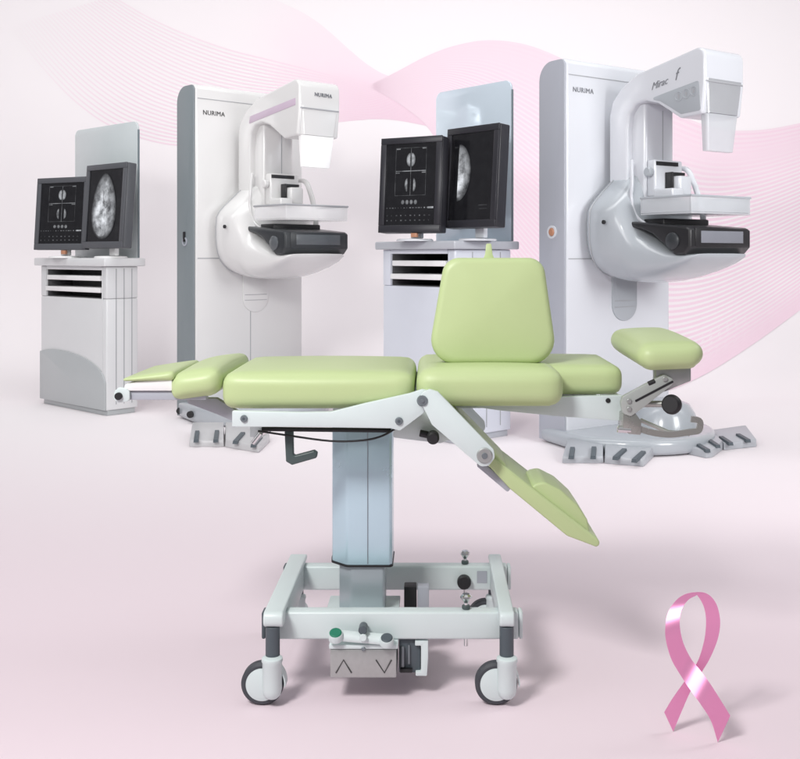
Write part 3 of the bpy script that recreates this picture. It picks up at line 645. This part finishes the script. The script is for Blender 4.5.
# ================================================================== WORKSTATIONS
def workstation(C, a, pxl, pxr, label, ztop, z1, ptop, blue, pl_px):
    rl = (pxl-PX)/F; rr_ = (pxr-PX)/F; ca, sa = math.cos(a), math.sin(a)
    w = (C.x-rl*C.y)/(ca+rl*sa); s_ = (rr_*C.y-C.x)/(sa-rr_*ca)
    rt = thing('workstation_cabinet', label, 'cabinet', C, -a, 'workstation cabinets in the background')
    A = M['cab2' if blue else 'cab']; B = M['cab2d' if blue else 'cabd']
    def wo(name, mb, m, parent=rt, angle=38): return obj(name, mb, m if not isinstance(m, str) else M[m], parent, None, angle)
    zo0, zo1 = z1-.30, z1-.035                       # shelf bay
    b = MB(); b.box(-w, 0, 0, s_, .05, zo0, .012, 3)
    b.box(-w, -w+.10, 0, s_, zo0+.001, z1, .008); b.box(-.09, 0, 0, s_, zo0+.001, z1, .012, 3)
    b.box(-w+.101, -.091, s_-.03, s_, zo0+.001, z1, .002); b.box(-w+.101, -.091, .002, s_-.031, zo1, z1, .002)
    body = wo('cabinet_body', b, A)
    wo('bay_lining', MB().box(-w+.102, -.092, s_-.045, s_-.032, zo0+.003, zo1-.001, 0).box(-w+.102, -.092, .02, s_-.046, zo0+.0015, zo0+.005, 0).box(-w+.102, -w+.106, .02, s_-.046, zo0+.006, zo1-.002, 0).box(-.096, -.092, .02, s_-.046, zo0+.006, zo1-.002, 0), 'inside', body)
    for k, dx in ((.055, .0), (.165, .025)):
        wo('pull_out_tray', MB().box(-w+.112+dx, -.10, -.012, s_-.06, zo0+k, zo0+k+.045, .006), 'white')
    top = MB(); top.box(-w-.05, .05, -.05, s_+.05, z1+.001, ztop, .012, 3); wo('worktop', top, A if not blue else B)
    wo('plinth', MB().box(-w+.02, -.02, .02, s_-.02, 0, .049, .004), B, body)
    arch = [(-w, .052)]+[(-w+(w-.005)*t, .30+.26*math.sqrt(max(0, 1-(max(0, (t-.25)/.75))**2))-.035*max(0, (.25-t)/.25)**2) for t in [k/30 for k in range(31)]]+[(-.005, .052)]
    wo('kick_panel', MB().prism(arch, -.014, -.001, XZ, .004, 2, 25), B, body)
    wo('corner_post', MB().box(-.075, -.058, -.006, -.001, .30, z1-.02, .002), A, body)
    for k in (.3, .55, .8): wo('side_groove', MB().box(.001, .0025, s_*k-.004, s_*k+.004, .10, z1-.02, 0), 'seam', body)
    # back panel standing on the worktop
    xr = .02; rpl = (pl_px-PX)/F
    yb = s_-.02; Bx, By = C.x+sa*yb, C.y+ca*yb
    pw = (Bx-rpl*By)/(ca+rpl*sa)
    pp = roundpoly([(-pw, ztop+.001), (xr, ztop+.001), (xr, ptop), (-pw, ptop)], [0, 0, .07, .07], 6)
    gp = wo('back_panel', MB().prism(pp, yb, yb+.022, XZ, .003, 2, 30), 'glassb' if blue else 'glassp')
    wo('panel_edge', MB().box(xr+.001, xr+.010, yb+.002, yb+.02, ztop+.002, ptop-.08, .002), 'glasse', gp)
    return rt, w, s_
CW1 = Vector(((106.5-PX)/F*9.35, 9.35, 0)); CW2 = Vector(((455-PX)/F*7.95, 7.95, 0))
w1, W1, S1 = workstation(CW1, R(42), 41, 138, 'silver-grey workstation cabinet with two pull-out trays and a frosted panel, at far left', 1.452, 1.375, 2.74, False, 75)
w2, W2, S2 = workstation(CW2, R(49), 383, 511, 'pale blue-white workstation cabinet with a mirrored blue panel, behind the back cushion', 1.592, 1.525, 2.915, True, 436)

def monitor(px, Y, ztab, zb, Wd, Hh, T, yaw, tilt, label, bez, content, cab=None):
    X = (px-PX)/F*Y
    rt = thing('computer_monitor', label, 'monitor', (X, Y, ztab), -yaw, 'medical monitors on the workstations')
    def no(name, mb, m, parent=rt): return obj(name, mb, M[m], parent)
    z0 = zb-ztab; tm = Matrix.Translation((0, 0, z0)) @ Matrix.Rotation(R(-tilt), 4, 'X')
    h = Wd/2; e = .052
    no('casing', MB().box(-h, h, 0, T, 0, Hh, .012, 3, tm), bez)
    b = MB()
    b.box(-h, h, -.016, -.001, 0, e*1.15, .004, 2, tm); b.box(-h, h, -.016, -.001, Hh-e, Hh, .004, 2, tm)
    b.box(-h, -h+e, -.0158, -.001, e*1.15+.0005, Hh-e-.0005, .003, 2, tm); b.box(h-e, h, -.0158, -.001, e*1.15+.0005, Hh-e-.0005, .003, 2, tm)
    no('bezel', b, bez)
    # screen with its picture: little shapes that glow
    vs, fs, gl = [], [], []
    sx0, sx1, sz0, sz1 = -h+e, h-e, e*1.15, Hh-e
    def P(u, w, d): return tm @ Vector((sx0+(sx1-sx0)*u, d, sz0+(sz1-sz0)*w))
    def poly(pts, g, d):
        k = len(vs); vs.extend(P(u, w, d) for u, w in pts); gl.extend(g if isinstance(g, list) else [g]*len(pts)); fs.append(tuple(range(k, k+len(pts))))
    poly([(0, 0), (1, 0), (1, 1), (0, 1)], .006, -.004)
    def blob(cx, cy, rx, ry, g, a0=0, a1=360, d=-.007, rim=.12, egg=0):
        n = 28; rings = []
        for t in (0, .35, .65, .85, 1):
            rr_ = []
            for k in range(n+1):
                a = R(a0+(a1-a0)*k/n); rr_.append(len(vs)); vs.append(P(cx+rx*t*math.cos(a)*(1-egg*math.sin(a)), cy+ry*t*math.sin(a), d)); gl.append(g*(1 if t < .5 else .85 if t < .7 else .55 if t < .9 else rim))
            rings.append(rr_)
        for q0, q1 in zip(rings, rings[1:]):
            for k in range(n): fs.append((q0[k], q0[k+1], q1[k+1], q1[k]))
    def bar(u0, u1, w0, w1, g, d=-.0055): poly([(u0, w0), (u1, w0), (u1, w1), (u0, w1)], g, d)
    rnd = random.Random(7)
    if content == 'grid':
        g = .55
        blob(.485, .80, .075, .085, g*1.3, 90, 270); blob(.515, .80, .075, .085, g*1.3, -90, 90)
        blob(.44, .49, .055, .085, g*1.3, 90, 270); blob(.56, .49, .055, .085, g*1.3, -90, 90)
        bar(.497, .503, .36, .94, .42); bar(.20, .80, .657, .667, .42); bar(.19, .196, .36, .95, .16); bar(.80, .806, .36, .95, .16); bar(.19, .806, .36, .365, .14); bar(.19, .806, .945, .95, .16)
        for u, w in ((.20, .93), (.72, .93), (.20, .635), (.72, .635)): bar(u, u+.08, w, w+.012, .35)
        for k in range(4): blob(.36+.085*k, .28, .035, .03, .40, d=-.006)
        for k in range(16): u = .03+.058*k; bar(u, u+rnd.uniform(.015, .045), .205, .217, rnd.uniform(.1, .4))
        for r_ in range(2):
            for k in range(10): u = .04+.093*k; bar(u, u+rnd.uniform(.01, .04), .11-.06*r_, .125-.06*r_, rnd.uniform(.05, .3))
        bar(.86, .97, .20, .222, .45)
    elif content == 'mass':                   # one dense scan filling the screen
        blob(.48, .49, .36, .46, .60, rim=.02, egg=.2); blob(.44, .42, .25, .35, 1.05, d=-.0085, rim=.42, egg=.22); blob(.54, .66, .10, .20, .9, d=-.010, rim=.5)
        bar(.84, .98, .02, .98, .010)
    else:                                     # half-moon scan at the left edge
        blob(.19, .55, .30, .33, .60, -90, 90, rim=.10); blob(.19, .50, .19, .24, .95, -90, 90, d=-.0085, rim=.5)
        bar(.08, .16, .84, .86, .08); bar(.7, .9, .16, .17, .06); bar(.72, .9, .12, .127, .05)
    me = bpy.data.meshes.new('screen'); me.from_pydata(vs, [], fs)
    a_ = me.attributes.new('glow', 'FLOAT', 'POINT'); a_.data.foreach_set('value', gl)
    link('screen', me, M['scan'], rt)
    # stand
    st = no('stand', MB().box(-.05, .05, T+.002, T+.05, .022, z0+Hh*.35, .01).lathe([(0, .022), (.14, .018), (.15, .010), (.15, 0), (0, 0)], (0, T*.5+.04, 0), (0, 0, 1), 32), 'white' if bez == 'bezel' else 'coolw')
    no('status_light', MB().box(.02, .075, -.010, .02, max(.03, z0-.042), z0-.004, .004), 'orange', st) if content == 'grid' else None
    return rt
monitor(60.0, 9.80, 1.452, 1.53, .665, .70, .05, R(26), 4, 'slate-framed monitor with a grid of small scans, on the far left cabinet', 'bezel', 'grid')
monitor(102.6, 9.45, 1.452, 1.545, .66, .785, .095, R(40), 4, 'slate-framed monitor showing one large bright scan, in front of the frosted panel', 'bezel', 'mass')
monitor(409, 8.15, 1.592, 1.66, .56, .77, .11, R(28), 4, 'black monitor showing a grid of small scans, left one above the back cushion', 'bezelb', 'grid')
monitor(469, 7.98, 1.592, 1.695, .58, .80, .11, R(48), 4, 'black monitor with a single half-moon scan, in front of the blue mirrored panel', 'bezelb', 'half')

# ================================================================== FOOT SWITCHES ON THE FLOOR
def foot_switch(quads, slots, label, m):
    allp = [ground(*p) for q in quads for p in q]; c = sum(allp, Vector())/len(allp); c.z = 0
    rt = thing('foot_switch', label, 'foot switch', c, 0, 'foot switches on the floor')
    for q in quads:
        g_ = [ground(*p) for p in q]; cen = sum(g_, Vector())/len(g_)
        b = bmesh.new(); n = len(g_)
        A = [b.verts.new(p) for p in g_]
        far = max(p.y for p in g_); near = min(p.y for p in g_)
        Bv = [b.verts.new(cen+(p-cen)*.97+Vector((0, 0, .05+.05*(p.y-near)/(far-near)))) for p in g_]
        b.faces.new(A[::-1]); b.faces.new(Bv)
        for i in range(n): b.faces.new((A[i], A[(i+1) % n], Bv[(i+1) % n], Bv[i]))
        bmesh.ops.recalc_face_normals(b, faces=b.faces[:])
        bmesh.ops.bevel(b, geom=b.edges[:], offset=.008, segments=2, profile=.5, affect='EDGES', clamp_overlap=True)
        mb = MB(); mb.merge(b); part = obj('pedal_plate', mb, M[m], rt, c)
        for qi, (a, e) in slots:
            if qi != quads.index(q): continue
            # slots measured on the sloping top: lift the ground points to the plate's height
            def lift(p):
                z = .075
                for _ in range(6):
                    Y = F*(H-z)/(p[1]-PY); z = .05+.05*max(0, min(1, (Y-near)/(far-near)))+.004
                Y = F*(H-z)/(p[1]-PY); return Vector(((p[0]-PX)/F*Y, Y, z))
            pa, pe = lift(a), lift(e); d = (pe-pa).normalized(); w = Vector((-d.y, d.x, 0)).normalized()*.020
            k = MB(); up = Vector((0, 0, .012)); dn = Vector((0, 0, -.012))
            k.loft([[pa-w+dn, pa+w+dn, pa+w*.8+up, pa-w*.8+up], [pe-w+dn, pe+w+dn, pe+w*.8+up, pe-w*.8+up]])
            obj('pedal_key', k, M['dgrey'], part, c)
    return rt
foot_switch([[(192, 434), (224.2, 434), (224.2, 447), (189, 447)], [(225, 434), (250, 434), (270, 442), (259, 453), (225, 447.5)]],
            [(0, ((197.2, 432), (196, 441))), (0, ((217, 431.5), (215.6, 441))), (1, ((243, 433.5), (235, 442.5))), (1, ((260.4, 437.5), (253, 446)))],
            'light grey double foot switch on the floor under the left end of the chair', 'switchw')
foot_switch([[(567, 451), (603.6, 450), (603.6, 463.5), (562, 463.5)], [(604.4, 450), (655, 456), (644, 467), (604.4, 463.7)]],
            [(0, ((572.5, 448.5), (571, 457.5))), (0, ((594, 448), (593, 457.5))), (1, ((624.5, 450), (615, 458.5))), (1, ((643.4, 452.5), (634, 461)))],
            'grey double foot switch in front of the foot of the right-hand machine', 'switch')
foot_switch([[(685, 449), (709.5, 441), (723, 450), (713, 457.5), (706, 458.5), (686, 454)], [(710.3, 440.5), (746, 437), (757, 447), (723.8, 450.5)]],
            [(0, ((696, 444), (708, 451))), (0, ((708, 440), (718, 446.5))), (1, ((721, 437.5), (731, 444))), (1, ((738, 435), (748.5, 441)))],
            'grey double foot switch turned sideways, rightmost one on the floor', 'switch')

# ================================================================== PINK RIBBON
pairs = [((312, 695), (362, 588)), ((285, 610), (320, 520)), ((245, 545), (285, 465)), ((205, 490), (245, 410)), ((165, 430), (205, 360)), ((125, 360), (175, 300)),
         ((103, 280), (162, 248)), ((103, 220), (160, 200)), ((115, 170), (172, 155)), ((145, 125), (195, 122)), ((185, 99), (222, 107)), ((235, 92), (228, 103)), ((268, 98), (232, 108)),
         ((296, 122), (246, 128)), ((314, 160), (259, 160)), ((322, 215), (265, 205)), ((312, 280), (260, 275)), ((282, 355), (240, 350)), ((248, 412), (218, 394)), ((205, 485), (178, 452)), ((165, 575), (130, 520)), ((133, 652), (97, 575))]
n = len(pairs)
L1 = spline([p[0] for p in pairs], 120); L2 = spline([p[1] for p in pairs], 120)
sc = 3.12/F/4.017                       # metres per measured unit
def lean_at(t):                          # how far the band leans back to catch the light
    return -.20 + .98*math.exp(-((t-3.1)/1.1)**2) + .98*math.exp(-((t-7.7)/1.3)**2)
ctr = [(L1[i]+L2[i])/2*sc for i in range(120)]; dep = [3.093]
for i in range(1, 120):
    t = i/119*(n-1); d = ctr[i]-ctr[i-1]
    if t < 10.2: dep.append(dep[-1]+lean_at(t)*(-.53*d.x-.65*d.y))
    else: dep.append(dep[-1])
top_i = next(i for i in range(120) if i/119*(n-1) >= 10.2); Yt = dep[top_i]
vs = []
for i in range(120):
    t = i/119*(n-1); Yc = dep[i]
    if i > top_i: Yc = Yt+(3.165-Yt)*ss(10.2, 19.5, t)
    wv = (L2[i]-L1[i])*sc; k = lean_at(t)*(1-ss(8.8, 10.2, t)) if t < 10.2 else .35*math.sin(math.pi*ss(10.2, 18, t))
    dw = k*(-.53*wv.x-.65*wv.y)
    vs.append(at(640+L1[i].x/4.017, 570+L1[i].y/4.017, Yc-dw/2)); vs.append(at(640+L2[i].x/4.017, 570+L2[i].y/4.017, Yc+dw/2))
zmin = min(v.z for v in vs)
cr = Vector((sum(v.x for v in vs)/len(vs), 3.12, 0))
b = MB(); V = [b.bm.verts.new(v-cr-Vector((0, 0, zmin-.001))) for v in vs]
for i in range(119): b.bm.faces.new((V[2*i], V[2*i+1], V[2*i+3], V[2*i+2]))
bmesh.ops.recalc_face_normals(b.bm, faces=b.bm.faces[:])
bmesh.ops.solidify(b.bm, geom=b.bm.faces[:], thickness=.0018)
rb = obj('awareness_ribbon', b, M['ribbon'], angle=60)
rb.location = cr; rb['label'] = 'shiny pink looped awareness ribbon standing on the floor at lower right'; rb['category'] = 'ribbon'

# ================================================================== LIGHT
w = bpy.data.worlds.new('World'); S.world = w; w.use_nodes = True
bg = w.node_tree.nodes['Background']; bg.inputs['Color'].default_value = (.97, .95, 1, 1); bg.inputs['Strength'].default_value = .26
def area(name, loc, target, sx, sy, power, col=(1, 1, 1), spread=180):
    l = bpy.data.lights.new(name, 'AREA'); l.shape = 'RECTANGLE'; l.size = sx; l.size_y = sy; l.energy = power; l.color = col; l.spread = R(spread)
    o = bpy.data.objects.new(name, l); COL.objects.link(o); o.location = loc
    o.rotation_euler = (Vector(target)-Vector(loc)).to_track_quat('-Z', 'Y').to_euler(); return o
area('key_softbox', (-2.0, .2, 4.2), (-.1, 4.7, .2), 1.15, 1.0, 215, (1, .985, .97))
area('front_softbox', (.4, -.2, 3.0), (0, 2.9, 0), 3.2, 1.0, 6)
area('top_softbox', (0, 3.0, 5.2), (0, 3.0, 0), 9, 2.2, 42)
area('side_softbox', (4.0, 4.2, 3.8), (2.0, 4.6, 0), 1.0, 2.0, 13, spread=75)
area('back_softbox', (0, 7.0, 6.8), (0, 11.4, 1.4), 20, 1.4, 330, spread=130)
area('left_fill', (-4.5, 2.0, 3.6), (-1.0, 9.5, 1.5), 2.5, 2.5, 38, spread=100)
area('right_fill', (5.0, 3.0, 3.2), (1.5, 8.5, 1.8), 2.0, 2.5, 50, spread=80)

S.render.engine = 'CYCLES'
S.view_settings.view_transform = 'Standard'; S.view_settings.look = 'None'; S.view_settings.gamma = 1; S.view_settings.exposure = .05
S.render.resolution_x = 1024; S.render.resolution_y = 972
S.cycles.max_bounces = 8; S.cycles.transparent_max_bounces = 12
